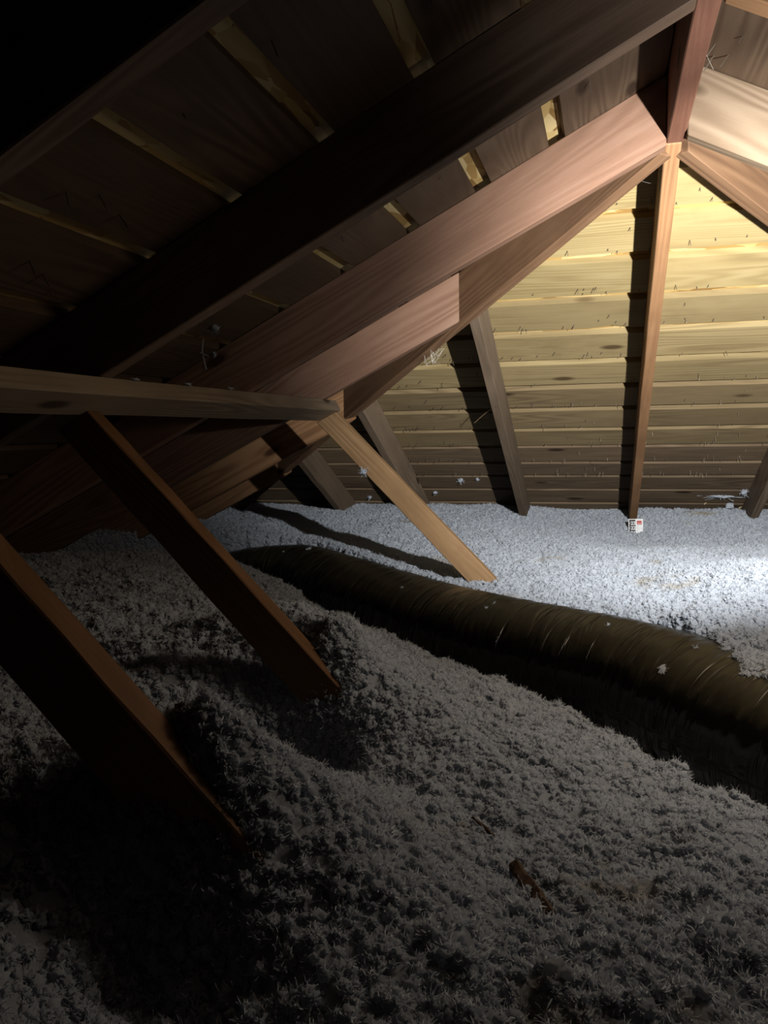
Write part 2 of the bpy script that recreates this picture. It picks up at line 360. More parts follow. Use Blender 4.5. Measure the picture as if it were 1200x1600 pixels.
# ------------------------------------------------------------------ roof deck: structure with one child per board
BT = 0.025
def slope_board(parent, kind, s1, s2, u1a, u1b, u2a, u2b, mat, notch=None):
    """Board in slope coordinates: s down the slope from the apex line, u along the horizontal.
    u1a,u1b ends at its upper edge; u2a,u2b at its lower edge."""
    n = 14
    def W(s, u, h):
        dz = AZ + OFF - s * ST
        if kind == 'hip': p = Vector((AX + u, AY + s * CT, dz)); nn = nH
        elif kind == 'left': p = Vector((AX - s * CT, u, dz)); nn = nL
        else: p = Vector((AX + s * CT, u, dz)); nn = nR
        return p + nn * h
    ax = Vector((1, 0, 0)) if kind == 'hip' else Vector((0, 1, 0))
    nn = {'hip': nH, 'left': nL, 'right': nR}[kind]
    cen = (W(s1, (u1a + u1b) / 2, 0) + W(s2, (u2a + u2b) / 2, 0)) / 2
    sdv = nn.cross(ax)
    Mx = Matrix((ax, sdv, nn)).transposed().to_4x4(); Mx.translation = cen
    inv = Mx.inverted()
    r = random.Random(int(s1 * 1000) * 7 + int(u1a * 100) * 13 + len(kind))
    verts = []
    w1, w2, tl = r.uniform(-.002, .002), r.uniform(-.002, .002), r.uniform(-0.0015, 0.0015)
    ns = r.uniform(0, 50)
    for i in range(n + 1):
        f = i / n
        ua, ub = u1a + (u1b - u1a) * f, u2a + (u2b - u2a) * f
        e1 = w1 + 0.0022 * mnoise.noise(Vector((ua * 3.1, ns, 0))); e2 = w2 + 0.0022 * mnoise.noise(Vector((ub * 3.1, ns, 9)))
        if notch:
            for nu, nr in notch:
                e2 -= nr * max(0, 1 - abs(ub - nu) / (nr * 2.0)) ** 0.5
        for s, u, h in ((s1 + e1, ua, tl), (s2 + e2, ub, 0.0), (s2 + e2, ub, BT), (s1 + e1, ua, BT)):
            verts.append(inv @ W(s, u, h))
    faces = []
    for i in range(n):
        for k in range(4):
            a, b = i * 4 + k, i * 4 + (k + 1) % 4
            faces.append((a, b, b + 4, a + 4))
    faces += [(3, 2, 1, 0), tuple(n * 4 + k for k in range(4))]
    o = mesh_obj('board', verts, faces, mat, parent)
    o.matrix_world = Mx
    return o

SMAX = 3.62
def osb_panel(name, pts, nn, ax):
    c = sum((Vector(p) for p in pts), Vector()) / len(pts)
    Mx = Matrix((ax, nn.cross(ax), nn)).transposed().to_4x4(); Mx.translation = c
    inv = Mx.inverted(); lo = [inv @ Vector(p) for p in pts]; up = [v + Vector((0, 0, 0.012)) for v in lo]
    n = len(pts)
    faces = [tuple(range(n)), tuple(range(2 * n - 1, n - 1, -1))] + [(i, i + n, (i + 1) % n + n, (i + 1) % n) for i in range(n)]
    bm = bmesh.new(); vv = [bm.verts.new(v) for v in lo + up]
    for f in faces: bm.faces.new([vv[i] for i in f])
    o = bm_obj(name, bm, M['osb']); o.matrix_world = Mx
    return o
H0 = BT + 0.0005
def sp(kind, s, u, h):
    dz = AZ + OFF - s * ST
    if kind == 'hip': return Vector((AX + u, AY + s * CT, dz)) + nH * h
    if kind == 'left': return Vector((AX - s * CT, u, dz)) + nL * h
    return Vector((AX + s * CT, u, dz)) + nR * h
YB = -1.2
pS = SMAX * CT
deck_h = osb_panel('ceiling_back', [sp('hip', 0.0, 0, H0), sp('hip', SMAX, -pS, H0), sp('hip', SMAX, pS, H0)], nH, Vector((1, 0, 0)))
deck_l = osb_panel('ceiling_left', [sp('left', 0, YB, H0), sp('left', 0, AY, H0), sp('left', SMAX, AY + pS, H0), sp('left', SMAX, YB, H0)], nL, Vector((0, 1, 0)))
deck_r = osb_panel('ceiling_right', [sp('right', 0, YB, H0), sp('right', 0, AY, H0), sp('right', SMAX, AY + pS, H0), sp('right', SMAX, YB, H0)], nR, Vector((0, 1, 0)))
for d in (deck_h, deck_l, deck_r): d['kind'] = 'structure'
bpy.context.view_layer.update()

def child_keep(o, parent):
    mw = o.matrix_world.copy(); o.parent = parent; o.matrix_parent_inverse = parent.matrix_world.inverted(); o.matrix_world = mw

# hip end boards, jointed on the central rafter: lower edges measured down the slope
hip_low = [0.30] + [0.495, 0.699, 0.919, 1.133, 1.346, 1.552, 1.756, 1.964, 2.156, 2.351, 2.529, 2.720, 2.920, 3.087, 3.29, 3.50]
prev = 0.08
hip_rows = []
for i, s2 in enumerate(hip_low):
    s2 -= 0.012
    gap = 0.045 if i < 9 else 0.034
    s1 = prev + gap if i else 0.10
    p1, p2 = s1 * CT - 0.012, s2 * CT - 0.012
    mid = 0.0 if i else None
    if i == 0:
        segs = [(-p1, p1, -p2, p2)]
    else:
        segs = [(-p1, -0.001, -p2, -0.001), (0.001, p1, 0.001, p2)]
    for (a, b, c_, d_) in segs:
        nt = None
        if i == 4 and a < -0.1: nt = [(-0.16, 0.02)]
        if i == 4 and a > 0: nt = [(0.245, 0.016)]
        o = slope_board(None, 'hip', s1, s2, a, b, c_, d_, M['board'] if i < 4 else M['board_mid'] if i < 7 else M['board_darker'] if i < 10 else M['board_brown'], nt)  # board colour steps darker toward the lower rows
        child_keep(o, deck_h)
    hip_rows.append((s1, s2)); prev = s2
# main slopes: boards run along the house and stop on the hip
main_rows = []
lows = [0.300 + 0.2135 * k for k in range(16)]
for kind, deck in (('left', deck_l), ('right', deck_r)):
    prev = 0.03
    for i, s2 in enumerate(lows):
        s1 = prev + (0.044 if i else 0.0); s2_ = s2
        y1, y2 = AY + s1 * CT - 0.012, AY + s2_ * CT - 0.012
        jt = 0.808 if i % 3 == 0 else (1.518 if i % 3 == 1 else 0.30)
        for (a, b, c_, d_) in ((YB, jt - 0.001, YB, jt - 0.001), (jt + 0.001, y1, jt + 0.001, y2)):
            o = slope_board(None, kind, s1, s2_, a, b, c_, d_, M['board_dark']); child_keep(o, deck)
        if kind == 'left': main_rows.append((s1, s2_))
        prev = s2_

# nails that came through the boards, bundled per slope (each is a few pixels)
def nail_mesh(points):
    verts, faces = [], []
    for P, d, L_, rad in points:
        d = d.normalized(); a = d.orthogonal().normalized(); b = d.cross(a)
        i0 = len(verts)
        for f, rr in ((0, rad), (0.8, rad)):
            for k in range(4):
                an = k * math.pi / 2
                verts.append(P + d * L_ * f + (a * math.cos(an) + b * math.sin(an)) * rr)
        verts.append(P + d * L_)
        for k in range(4):
            faces.append((i0 + k, i0 + (k + 1) % 4, i0 + 4 + (k + 1) % 4, i0 + 4 + k)); faces.append((i0 + 4 + k, i0 + 4 + (k + 1) % 4, i0 + 8))
    return verts, faces
def slope_nails(kind, deck, items):
    nn = {'hip': nH, 'left': nL, 'right': nR}[kind]
    pts = []
    for s, u, L_ in items:
        d = -nn + Vector((rng.uniform(-.25, .25), rng.uniform(-.25, .25), rng.uniform(-.35, .05)))
        pts.append((sp(kind, s, u, 0.001), d, L_, 0.0013 if L_ < 0.03 else 0.0017))
    v, f = nail_mesh(pts); o = mesh_obj('nail', v, f, M['nail']); child_keep(o, deck); o['kind'] = 'stuff'
items = []
for (s1, s2) in hip_rows[1:12]:
    p = s2 * CT
    for k in range(int(p * 2 * 13)):
        u = rng.uniform(-min(p - .05, 1.2), min(p - .05, 1.2)); items.append((s2 - rng.uniform(0.012, 0.045) if rng.random() < .75 else rng.uniform(s1 + .02, s2 - .02), u, rng.uniform(0.010, 0.026)))
slope_nails('hip', deck_h, items)
items = []
for (s1, s2) in main_rows[:9]:
    for k in range(10):
        items.append((rng.uniform(s1 + 0.02, s2 - 0.02), rng.uniform(0.3, AY + s1 * CT - 0.05), rng.uniform(0.01, 0.035)))
slope_nails('left', deck_l, items)
items = []
for (s1, s2) in main_rows[:5]:
    for k in range(18):
        items.append((rng.uniform(s1 + 0.02, s2 - 0.02), rng.uniform(0.6, AY + s1 * CT - 0.05), rng.uniform(0.012, 0.04)))
slope_nails('right', deck_r, items)

# ------------------------------------------------------------------ floor (the plasterboard under the insulation)
fl = mesh_obj('floor', [(-3.3, -1.2, 0), (3.6, -1.2, 0), (3.6, 5.7, 0), (-3.3, 5.7, 0), (-3.3, -1.2, -0.02), (3.6, -1.2, -0.02), (3.6, 5.7, -0.02), (-3.3, 5.7, -0.02)],
              [(0, 1, 2, 3), (7, 6, 5, 4), (0, 4, 5, 1), (1, 5, 6, 2), (2, 6, 7, 3), (3, 7, 4, 0)], M['plaster'])
fl['kind'] = 'structure'

# ------------------------------------------------------------------ flexible duct
DR = 0.19
axis_pts = [(-2.35, 3.30, 0.05), (-2.05, 3.55, 0.17), (-1.78, 3.68, 0.29), (-1.45, 3.68, 0.33), (-1.15, 3.40, 0.335), (-0.87, 3.13, 0.33), (-0.62, 2.87, 0.33), (-0.40, 2.68, 0.33), (-0.10, 2.48, 0.33),
            (0.10, 2.34, 0.33), (0.22, 2.21, 0.33), (0.38, 1.99, 0.325), (0.58, 1.72, 0.32), (0.85, 1.38, 0.31), (1.15, 1.0, 0.30), (1.5, 0.6, 0.29)]
def catmull(pts, per):
    P = [Vector(p) for p in pts]; out = []
    for i in range(len(P) - 1):
        p0, p1, p2, p3 = P[max(i - 1, 0)], P[i], P[i + 1], P[min(i + 2, len(P) - 1)]
        for k in range(per):
            t = k / per
            out.append(0.5 * ((2 * p1) + (p2 - p0) * t + (2 * p0 - 5 * p1 + 4 * p2 - p3) * t * t + (3 * p1 - p0 - 3 * p2 + p3) * t ** 3))
    out.append(P[-1]); return out
axis = catmull(axis_pts, 40)
lens = [0.0]
for a, b in zip(axis, axis[1:]): lens.append(lens[-1] + (b - a).length)
# resample evenly
tot = lens[-1]; NR_, NS = int(tot / 0.0065), 96
cum = np.array(lens); arr = np.array([tuple(p) for p in axis])
ss = np.linspace(0, tot, NR_ + 1)
axr = np.stack([np.interp(ss, cum, arr[:, k]) for k in range(3)], 1)
k5 = np.ones(9) / 9
for k in range(3):
    pad = np.pad(axr[:, k], 4, mode='edge'); axr[:, k] = np.convolve(pad, k5, mode='valid')
AXP = axr[:, :2]
verts, faces = [], []
seam_rng = random.Random(3)
folds = [(seam_rng.uniform(0, tot), seam_rng.uniform(-0.22, 0.22), seam_rng.uniform(0.006, 0.014), seam_rng.uniform(0.0008, 0.003), seam_rng.uniform(0.2, 1.5)) for _ in range(150)]
fs = np.array(folds)
for i in range(NR_ + 1):
    p = Vector(axr[i]); tdir = (Vector(axr[min(i + 1, NR_)]) - Vector(axr[max(i - 1, 0)])).normalized()
    side = tdir.cross(Vector((0, 0, 1))).normalized(); upv = side.cross(tdir)
    s = ss[i]
    for k in range(NS):
        a = 2 * math.pi * k / NS                       # 0 = toward the camera side, pi/2 = top
        rib = s / 0.098 + a / (2 * math.pi) * 0.6
        rr = DR + 0.0012 * (abs(math.sin(math.pi * rib)) ** 0.6 - 0.6)
        # gathers in the loose film
        ds = s - fs[:, 0] - fs[:, 1] * (a - 0.9) * 0.35
        win = np.exp(-((a - fs[:, 4]) / 0.75) ** 2)
        rr += float((fs[:, 3] * np.exp(-(ds / fs[:, 2]) ** 2) * win).sum())
        rr += 0.004 * mnoise.noise(Vector((s * 5, math.cos(a) * 1.2, math.sin(a) * 1.2))) + 0.0016 * mnoise.noise(Vector((s * 38, math.cos(a) * 2.2, math.sin(a) * 2.2 + 5)))
        verts.append(p + side * (math.cos(a) * rr) + upv * (math.sin(a) * rr * 0.985))
for i in range(NR_):
    for k in range(NS):
        faces.append((i * NS + k, i * NS + (k + 1) % NS, (i + 1) * NS + (k + 1) % NS, (i + 1) * NS + k))
duct = empty('flexible_duct', (axr[NR_ // 2][0], axr[NR_ // 2][1], 0.14))
tag(duct, 'fat black plastic wrapped flexible duct lying across the insulation', 'duct')
bpy.context.view_layer.update()
jacket = mesh_obj('jacket', verts, faces, M['jacket'], smooth=True)
uvl = jacket.data.uv_layers.new(name='film'); lv = np.empty(len(jacket.data.loops), dtype=np.int32); jacket.data.loops.foreach_get('vertex_index', lv)
uu = ss[lv // NS]; vv_ = (lv % NS) / NS * 2 * math.pi * DR
uvl.data.foreach_set('uv', np.stack([uu, vv_], 1).reshape(-1).astype(np.float32))
child_keep(jacket, duct)
# ------------------------------------------------------------------ blown insulation
ctrl = np.array([
    (-2.3, 4.5, .58), (-1.6, 4.5, .58), (-1.0, 4.6, .585), (-.44, 4.66, .56), (.15, 4.40, .485), (.15, 4.75, .55), (.7, 4.6, .56), (1.3, 4.5, .56), (2.0, 4.5, .56),
    (-.42, 3.08, .49), (-1.4, 3.98, .53), (-.87, 3.42, .505), (-.08, 2.78, .50), (.10, 2.62, .525), (.27, 2.42, .56), (.5, 2.3, .60), (.9, 2.2, .60), (1.5, 2.0, .6),
    (.5, 3.2, .56), (-1.0, 4.0, .55), (0.0, 3.5, .53), (1.2, 3.4, .58), (-1.8, 4.0, .56),
    (-.54, 1.43, .42), (-.62, 1.45, .45), (-.54, 1.56, .65), (-.48, 1.54, .595), (-.43, 1.62, .56), (-.30, 1.55, .50), (-.72, 1.36, .49), (-.5, 1.3, .45),
    (-.47, .86, .69), (-.42, .93, .64), (-.36, 1.0, .58), (-.48, .72, .52), (-.40, .74, .53), (-.56, .66, .56),
    (-1.2, 1.5, .56), (-1.8, 2.5, .58), (-2.2, 3.5, .58), (-1.5, 3.0, .55), (-1.0, 2.2, .55), (-1.0, .8, .58), (-2.0, 1.0, .58), (-1.5, 0, .58), (-2.6, 2.4, .58),
    (-.975, 2.563, .50), (-.636, 2.304, .43), (-.315, 2.094, .385), (-.06, 1.91, .375), (.153, 1.747, .37), (.303, 1.62, .38), (.6, 1.3, .40),
    (-.04, 1.237, .44), (-.295, 1.055, .50), (-.18, .64, .53), (.1, .815, .49), (.5, .85, .47), (0, .3, .52), (.8, .4, .5), (-.6, .4, .58), (1.4, -.2, .5)])
def rbf(px, py):
    n = len(ctrl)
    def U(r2): return np.where(r2 > 1e-12, 0.5 * r2 * np.log(r2 + 1e-12), 0)
    d2 = (ctrl[:, None, 0] - ctrl[None, :, 0]) ** 2 + (ctrl[:, None, 1] - ctrl[None, :, 1]) ** 2
    K = U(d2) + np.eye(n) * 0.0002
    Pm = np.column_stack([np.ones(n), ctrl[:, :2]])
    A = np.block([[K, Pm], [Pm.T, np.zeros((3, 3))]]); b = np.concatenate([ctrl[:, 2], np.zeros(3)])
    c = np.linalg.solve(A, b)
    out = c[n] + c[n + 1] * px + c[n + 2] * py
    for i in range(n): out = out + c[i] * U((px - ctrl[i, 0]) ** 2 + (py - ctrl[i, 1]) ** 2)
    return out
_perm = np.random.RandomState(5).permutation(512); _ang = np.random.RandomState(6).rand(512) * 2 * np.pi
def gnoise(x, y):
    xi, yi = np.floor(x).astype(int), np.floor(y).astype(int); xf, yf = x - xi, y - yi
    def g(ix, iy, dx, dy):
        h = _perm[(_perm[ix % 512] + iy) % 512]; return np.cos(_ang[h]) * dx + np.sin(_ang[h]) * dy
    u, v = xf ** 3 * (xf * (xf * 6 - 15) + 10), yf ** 3 * (yf * (yf * 6 - 15) + 10)
    a = g(xi, yi, xf, yf); b = g(xi + 1, yi, xf - 1, yf); c = g(xi, yi + 1, xf, yf - 1); d = g(xi + 1, yi + 1, xf - 1, yf - 1)
    return (a + (b - a) * u) * (1 - v) + (c + (d - c) * u) * v
def cells(x, y):
    xi, yi = np.floor(x).astype(int), np.floor(y).astype(int); best = np.full(x.shape, 9.0)
    for dx in (-1, 0, 1):
        for dy in (-1, 0, 1):
            h = _perm[(_perm[(xi + dx) % 512] + yi + dy) % 512]
            cx_ = xi + dx + 0.5 + 0.45 * np.cos(_ang[h] * 3); cy_ = yi + dy + 0.5 + 0.45 * np.sin(_ang[h] * 5)
            best = np.minimum(best, (x - cx_) ** 2 + (y - cy_) ** 2)
    return np.sqrt(best)
def duct_signed(px, py):
    """signed plan distance to the duct axis, positive on the camera side, and the x of the nearest axis point"""
    sub = AXP[::6]; best = np.full(px.shape, 1e9); sg = np.zeros(px.shape); ax_ = np.zeros(px.shape); zz = np.zeros(px.shape)
    zs = axr[::6, 2]
    for i in range(len(sub) - 1):
        a, b = sub[i], sub[i + 1]; d = b - a; L2 = d @ d
        t = np.clip(((px - a[0]) * d[0] + (py - a[1]) * d[1]) / L2, 0, 1)
        qx, qy = a[0] + d[0] * t, a[1] + d[1] * t
        r2 = (px - qx) ** 2 + (py - qy) ** 2
        cr_ = -(d[0] * (py - a[1]) - d[1] * (px - a[0]))
        m = r2 < best
        best = np.where(m, r2, best); sg = np.where(m, np.sign(cr_), sg); ax_ = np.where(m, qx, ax_); zz = np.where(m, zs[i] + (zs[i + 1] - zs[i]) * t, zz)
    return np.sqrt(best) * sg, ax_, zz
def smooth(x, a, b):
    t = np.clip((x - a) / (b - a), 0, 1); return t * t * (3 - 2 * t)
PIT2, BANK2, PIT3, BANK3 = 0.11, 0.018, 0.03, 0.045
def surface(px, py):
    h = rbf(px, py)
    wx, wy = px + 0.03 * gnoise(px * 7, py * 7), py + 0.03 * gnoise(px * 7 + 31, py * 7 + 17)
    lump = 0.055 * gnoise(px * 2.6 + 3, py * 2.6) + 0.030 * (0.5 - cells(wx * 8, wy * 8)) + 0.020 * (0.5 - cells(wx * 19 + 5, wy * 19)) + 0.012 * (0.5 - cells(wx * 42, wy * 42 + 9)) + 0.006 * gnoise(px * 90, py * 90) + 0.003 * gnoise(px * 200, py * 200)
    near = 0.55 + 0.45 * (1 - smooth(py, 2.2, 3.2))
    # hollows in front of the two near struts' feet, drifts banked against their right sides
    def hill(x0, y0, rx, ry, ang=0.0):
        c_, s_ = math.cos(ang), math.sin(ang); u = (px - x0) * c_ + (py - y0) * s_; v = -(px - x0) * s_ + (py - y0) * c_
        return np.exp(-(u / rx) ** 2 - (v / ry) ** 2)
    near = near * (1 - 0.7 * hill(-.56, 1.46, .16, .16)) * (1 - 0.7 * hill(-.46, .78, .16, .16))
    h = h - PIT2 * hill(-.58, 1.40, .12, .09) + BANK2 * hill(-.50, 1.58, .07, .05) - PIT3 * hill(-.48, .70, .10, .09) + BANK3 * hill(-.44, .87, .07, .05)
    d, ax_, az_ = duct_signed(px, py)
    h = h + lump * near
    edge = 0.025 * gnoise(px * 9, py * 9 + 40) + 0.018 * gnoise(px * 24, py * 24)
    # trench on the camera side of the duct
    tr = 0.13 + (0.62 - 0.13) * smooth(d + edge * 2.2, 0.17, 0.62) + smooth(d, 0.5, 0.8)
    h = np.where(d > 0, np.minimum(h, np.maximum(tr, 0.10)), h)
    # far side: reaches part of the way over the top of the duct
    c = -0.085 + 0.16 * smooth(ax_, 0.12, 0.45) + edge * (0.5 + 1.5 * smooth(ax_, 0.05, 0.3))
    top = az_ + np.sqrt(np.maximum(DR ** 2 - d ** 2, 0))
    on = (np.abs(d) < DR)
    h = np.where(on & (d < c), np.maximum(h, top + 0.006), h)
    h = np.where(on & (d >= c), np.minimum(h, az_ - 0.08), h)
    return h
rr_ = [0.30]
while rr_[-1] < 6.2: rr_.append(rr_[-1] * 1.0052)
rr_ = np.array(rr_); th_ = np.arange(R(-78), R(52), 0.0052)
G, A_ = np.meshgrid(rr_, th_, indexing='ij')
GX = G * np.sin(A_); GY = -0.15 + G * np.cos(A_)
HZ = surface(GX, GY)
nr, nth = GX.shape
roofz = np.minimum(np.minimum(AZ + OFF + T * (GX - AX), AZ + OFF - T * (GX - AX)), AZ + OFF - T * (GY - AY))
keep = (HZ < roofz + 0.03)
idx = np.arange(nr * nth).reshape(nr, nth)
q = np.stack([idx[:-1, :-1], idx[:-1, 1:], idx[1:, 1:], idx[1:, :-1]], -1).reshape(-1, 4)
kq = keep.reshape(-1)[q].all(1); q = q[kq]
me = bpy.data.meshes.new('blown_insulation')
me.vertices.add(nr * nth); me.vertices.foreach_set('co', np.stack([GX, GY, HZ], -1).reshape(-1))
me.loops.add(q.size); me.polygons.add(len(q))
me.loops.foreach_set('vertex_index', q[:, ::-1].reshape(-1).astype(np.int32))
me.polygons.foreach_set('loop_start', np.arange(0, q.size, 4, dtype=np.int32)); me.polygons.foreach_set('loop_total', np.full(len(q), 4, dtype=np.int32))
me.polygons.foreach_set('use_smooth', np.ones(len(q), dtype=bool))
me.update(calc_edges=True); me.validate()
if me.polygons[len(me.polygons) // 2].normal.z < 0: me.flip_normals()
bmx = bmesh.new(); bmx.from_mesh(me); bmesh.ops.delete(bmx, geom=[v for v in bmx.verts if not v.link_faces], context='VERTS'); bmx.to_mesh(me); bmx.free()
me.materials.append(M['fluff'])
ins = bpy.data.objects.new('blown_insulation', me); COL.objects.link(ins)
tag(ins, 'white fluffy loose fill insulation covering the whole attic floor', 'insulation', kind='stuff')

# tufts: torn flakes and curls scattered over the surface
def tuft_mesh(name, seed, nflake=16, core=0.55, sub=2):
    r = random.Random(seed); bm = bmesh.new()
    bmesh.ops.create_icosphere(bm, subdivisions=sub, radius=1.0)
    o_ = Vector((seed * 3.7, seed * 1.3, 0))
    for v in bm.verts:
        d = v.co.normalized(); n = mnoise.fractal(d * 2.2 + o_, 0.8, 2.2, 4)
        v.co = d * core * (1.0 + 0.55 * n + 0.35 * mnoise.noise(d * 5 + o_) + 0.2 * mnoise.noise(d * 11 + o_)); v.co.z *= 0.75
    for _ in range(nflake):
        d = Vector((r.gauss(0, 1), r.gauss(0, 1), r.gauss(0, 0.8))).normalized(); side = d.orthogonal().normalized()
        side = Matrix.Rotation(r.uniform(0, 6.28), 3, d) @ side; bend = d.cross(side)
        L_, w_ = r.uniform(0.5, 1.0), r.uniform(0.025, 0.10); p = d * core * 0.5; kb = r.uniform(-0.5, 0.5)
        prev = None
        for k in range(4):
            f = k / 3; c = p + d * L_ * f + bend * kb * f * f + side * 0.12 * r.uniform(-1, 1)
            ww = w_ * (1 - f * 0.75) * r.uniform(0.6, 1.3)
            a, b = bm.verts.new(c - side * ww), bm.verts.new(c + side * ww + bend * 0.1 * r.uniform(-1, 1))
            if prev: bm.faces.new((prev[0], prev[1], b, a))
            prev = (a, b)
    m = bpy.data.meshes.new(name); bm.to_mesh(m); bm.free(); m.materials.append(M['fluff']); m.polygons.foreach_set('use_smooth', [True] * len(m.polygons))
    return m
tcol = bpy.data.collections.new('tuft_shapes')
TUFTS = []
for i in range(9):
    m_ = tuft_mesh('tuft', i + 1, 14 + i * 3, 0.72 - 0.03 * i, 3); TUFTS.append(m_)
    tcol.objects.link(bpy.data.objects.new('tuft', m_))
ng = bpy.data.node_groups.new('fluff_scatter', 'GeometryNodeTree')
ng.interface.new_socket('Geometry', in_out='INPUT', socket_type='NodeSocketGeometry'); ng.interface.new_socket('Geometry', in_out='OUTPUT', socket_type='NodeSocketGeometry')
gi, go = ng.nodes.new('NodeGroupInput'), ng.nodes.new('NodeGroupOutput')
dp = ng.nodes.new('GeometryNodeDistributePointsOnFaces'); dp.inputs['Density'].default_value = 7500; dp.inputs['Seed'].default_value = 4
ci = ng.nodes.new('GeometryNodeCollectionInfo'); ci.inputs['Collection'].default_value = tcol; ci.inputs['Separate Children'].default_value = True; ci.inputs['Reset Children'].default_value = True
ip = ng.nodes.new('GeometryNodeInstanceOnPoints'); ip.inputs['Pick Instance'].default_value = True
rv = ng.nodes.new('FunctionNodeRandomValue'); rv.data_type = 'FLOAT_VECTOR'; rv.inputs[0].default_value = (0, 0, 0); rv.inputs[1].default_value = (6.28, 6.28, 6.28)
rs = ng.nodes.new('FunctionNodeRandomValue'); rs.data_type = 'FLOAT'; rs.inputs[2].default_value = 0.005; rs.inputs[3].default_value = 0.017
jn = ng.nodes.new('GeometryNodeJoinGeometry')
l = ng.links.new
l(gi.outputs[0], dp.inputs['Mesh']); l(dp.outputs['Points'], ip.inputs['Points']); l(ci.outputs[0], ip.inputs['Instance'])
l(rv.outputs[0], ip.inputs['Rotation']); l(rs.outputs[1], ip.inputs['Scale'])
l(ip.outputs[0], jn.inputs[0]); l(gi.outputs[0], jn.inputs[0]); l(jn.outputs[0], go.inputs[0])
md = ins.modifiers.new('scatter', 'NODES'); md.node_group = ng

# ------------------------------------------------------------------ small things
from mathutils.bvhtree import BVHTree
def bvh(o):
    mw = o.matrix_world
    return BVHTree.FromPolygons([mw @ v.co for v in o.data.vertices], [tuple(p.vertices) for p in o.data.polygons])
bpy.context.view_layer.update()
DUCT_T = bvh(jacket); INS_T = bvh(ins)
def hit(tree, px, py):
    r = ray(px, py).normalized(); h = tree.ray_cast(CAMP, r); return h[0], h[1]

# depth marker card standing in the insulation before the central rafter
card = empty('depth_marker', (0.164, 4.50, 0.30)); tag(card, 'small white and black ruler card numbered 23 and 22 in the insulation', 'ruler card')
bpy.context.view_layer.update()
def box(name, x0, x1, y0, y1, z0, z1, mat, parent, bev=0.0):
    bm = bmesh.new(); bmesh.ops.create_cube(bm, size=1.0)
    for v in bm.verts: v.co = Vector(((x0 + x1) / 2 + v.co.x * (x1 - x0), (y0 + y1) / 2 + v.co.y * (y1 - y0), (z0 + z1) / 2 + v.co.z * (z1 - z0)))
    if bev: bmesh.ops.bevel(bm, geom=bm.edges[:], offset=bev, segments=1, affect='EDGES')
    return bm_obj(name, bm, mat, parent)
ct = 0.279   # top of the card above its empty
box('card', -0.037, 0.037, 0.0, 0.0012, -0.28, ct, M['card_white'], card)
st = box('black_scale', -0.033, -0.002, -0.0004, 0.0, -0.28, ct - 0.004, M['card_black'], card)
for z_ in (0.0235, 0.049, 0.0745, 0.10, 0.1255): box('tick', -0.033, -0.026, -0.0009, -0.0004, ct - z_ - 0.001, ct - z_ + 0.001, M['card_white'], st)
for txt, z_ in (('23', 0.0235), ('22', 0.049), ('21', 0.0745)):
    cu_ = bpy.data.curves.new('number', 'FONT'); cu_.body = txt; cu_.size = 0.026; cu_.align_x = 'CENTER'; cu_.align_y = 'CENTER'; cu_.extrude = 0.0002; cu_.offset = 0.0006; cu_.space_character = 0.9
    cu_.materials.append(M['card_white'])
    tmp = bpy.data.objects.new('number', cu_); COL.objects.link(tmp); bpy.context.view_layer.update()
    nm = bpy.data.meshes.new_from_object(tmp.evaluated_get(bpy.context.evaluated_depsgraph_get())); bpy.data.objects.remove(tmp); bpy.data.curves.remove(cu_)
    o = bpy.data.objects.new('number', nm); COL.objects.link(o); o.parent = st; o.location = (-0.0135, -0.0012, ct - z_); o.rotation_euler = (math.pi / 2, 0, 0)
rd_ = box('red_square', 0.006, 0.030, -0.0005, 0.0, ct - 0.030, ct - 0.010, M['card_red'], card)
box('pale_line', 0.009, 0.027, -0.0009, -0.0005, ct - 0.0245, ct - 0.0225, M['card_white'], rd_)
card.rotation_euler = (0, R(-1.5), R(3))

# dark stick half buried in the near insulation
a, na = hit(INS_T, 806, 1360); b, nb_ = hit(INS_T, 862, 1440)
up = Vector((0, 0, 1)); dd = (b - a)
o = beam('buried_stick', a + up * 0.005, b + up * 0.002, up + Vector((-0.3, -0.5, 0)), 0.016, 0.010, M['splinter'], seg=12, jit=0.0025)
tag(o, 'dark brown splintered stick poking out of the near insulation', 'stick')
a2, _ = hit(INS_T, 738, 1288); b2, _ = hit(INS_T, 772, 1320)
o = beam('buried_stick', a2 + up * 0.010, b2 + up * 0.011, up, 0.005, 0.004, M['splinter'], seg=8, jit=0.0012)
tag(o, 'thin dark twig in the insulation just above the splintered stick', 'stick')

# stray tufts of insulation caught on timbers, boards and the duct
def tuft(P, size, label, seed, stretch=(1, 1, 1), group=None):
    o = bpy.data.objects.new('insulation_tuft', TUFTS[seed % len(TUFTS)]); COL.objects.link(o)
    o.location = P; r = random.Random(seed); o.rotation_euler = (r.uniform(0, 6), r.uniform(0, 6), r.uniform(0, 6)) if stretch == (1, 1, 1) else (0, 0, 0)
    o.scale = [size * k for k in stretch]; tag(o, label, 'insulation tuft', group)
hb = lambda x, y: on_hip(x, y, OFF - 0.006)
tuft(hb(516, 749), 0.030, 'white tuft on the dark end boards left of the pale strut, largest there', 1)
tuft(hb(528, 763), 0.015, 'small white tuft just below the largest tuft left of the pale strut', 5)
tuft(hb(547, 792), 0.016, 'white tuft low on the end boards near the leftmost jack rafter foot', 8)
tuft(hb(578, 777), 0.018, 'round white tuft under the pale strut on the end boards', 3)
tuft(hb(720, 750), 0.024, 'hanging white tuft on the end boards between the strut and jack rafter', 7)
tuft(hb(680, 770), 0.018, 'small white tuft on the end boards touching the jack rafter behind the strut', 2)
tuft(hb(746, 749), 0.014, 'faint white tuft at the edge of the shadow on the end boards', 4)
tuft(hb(1128, 776), 0.050, 'long white strip of insulation lodged in a board gap at lower right', 6, (2.1, 0.5, 0.42))
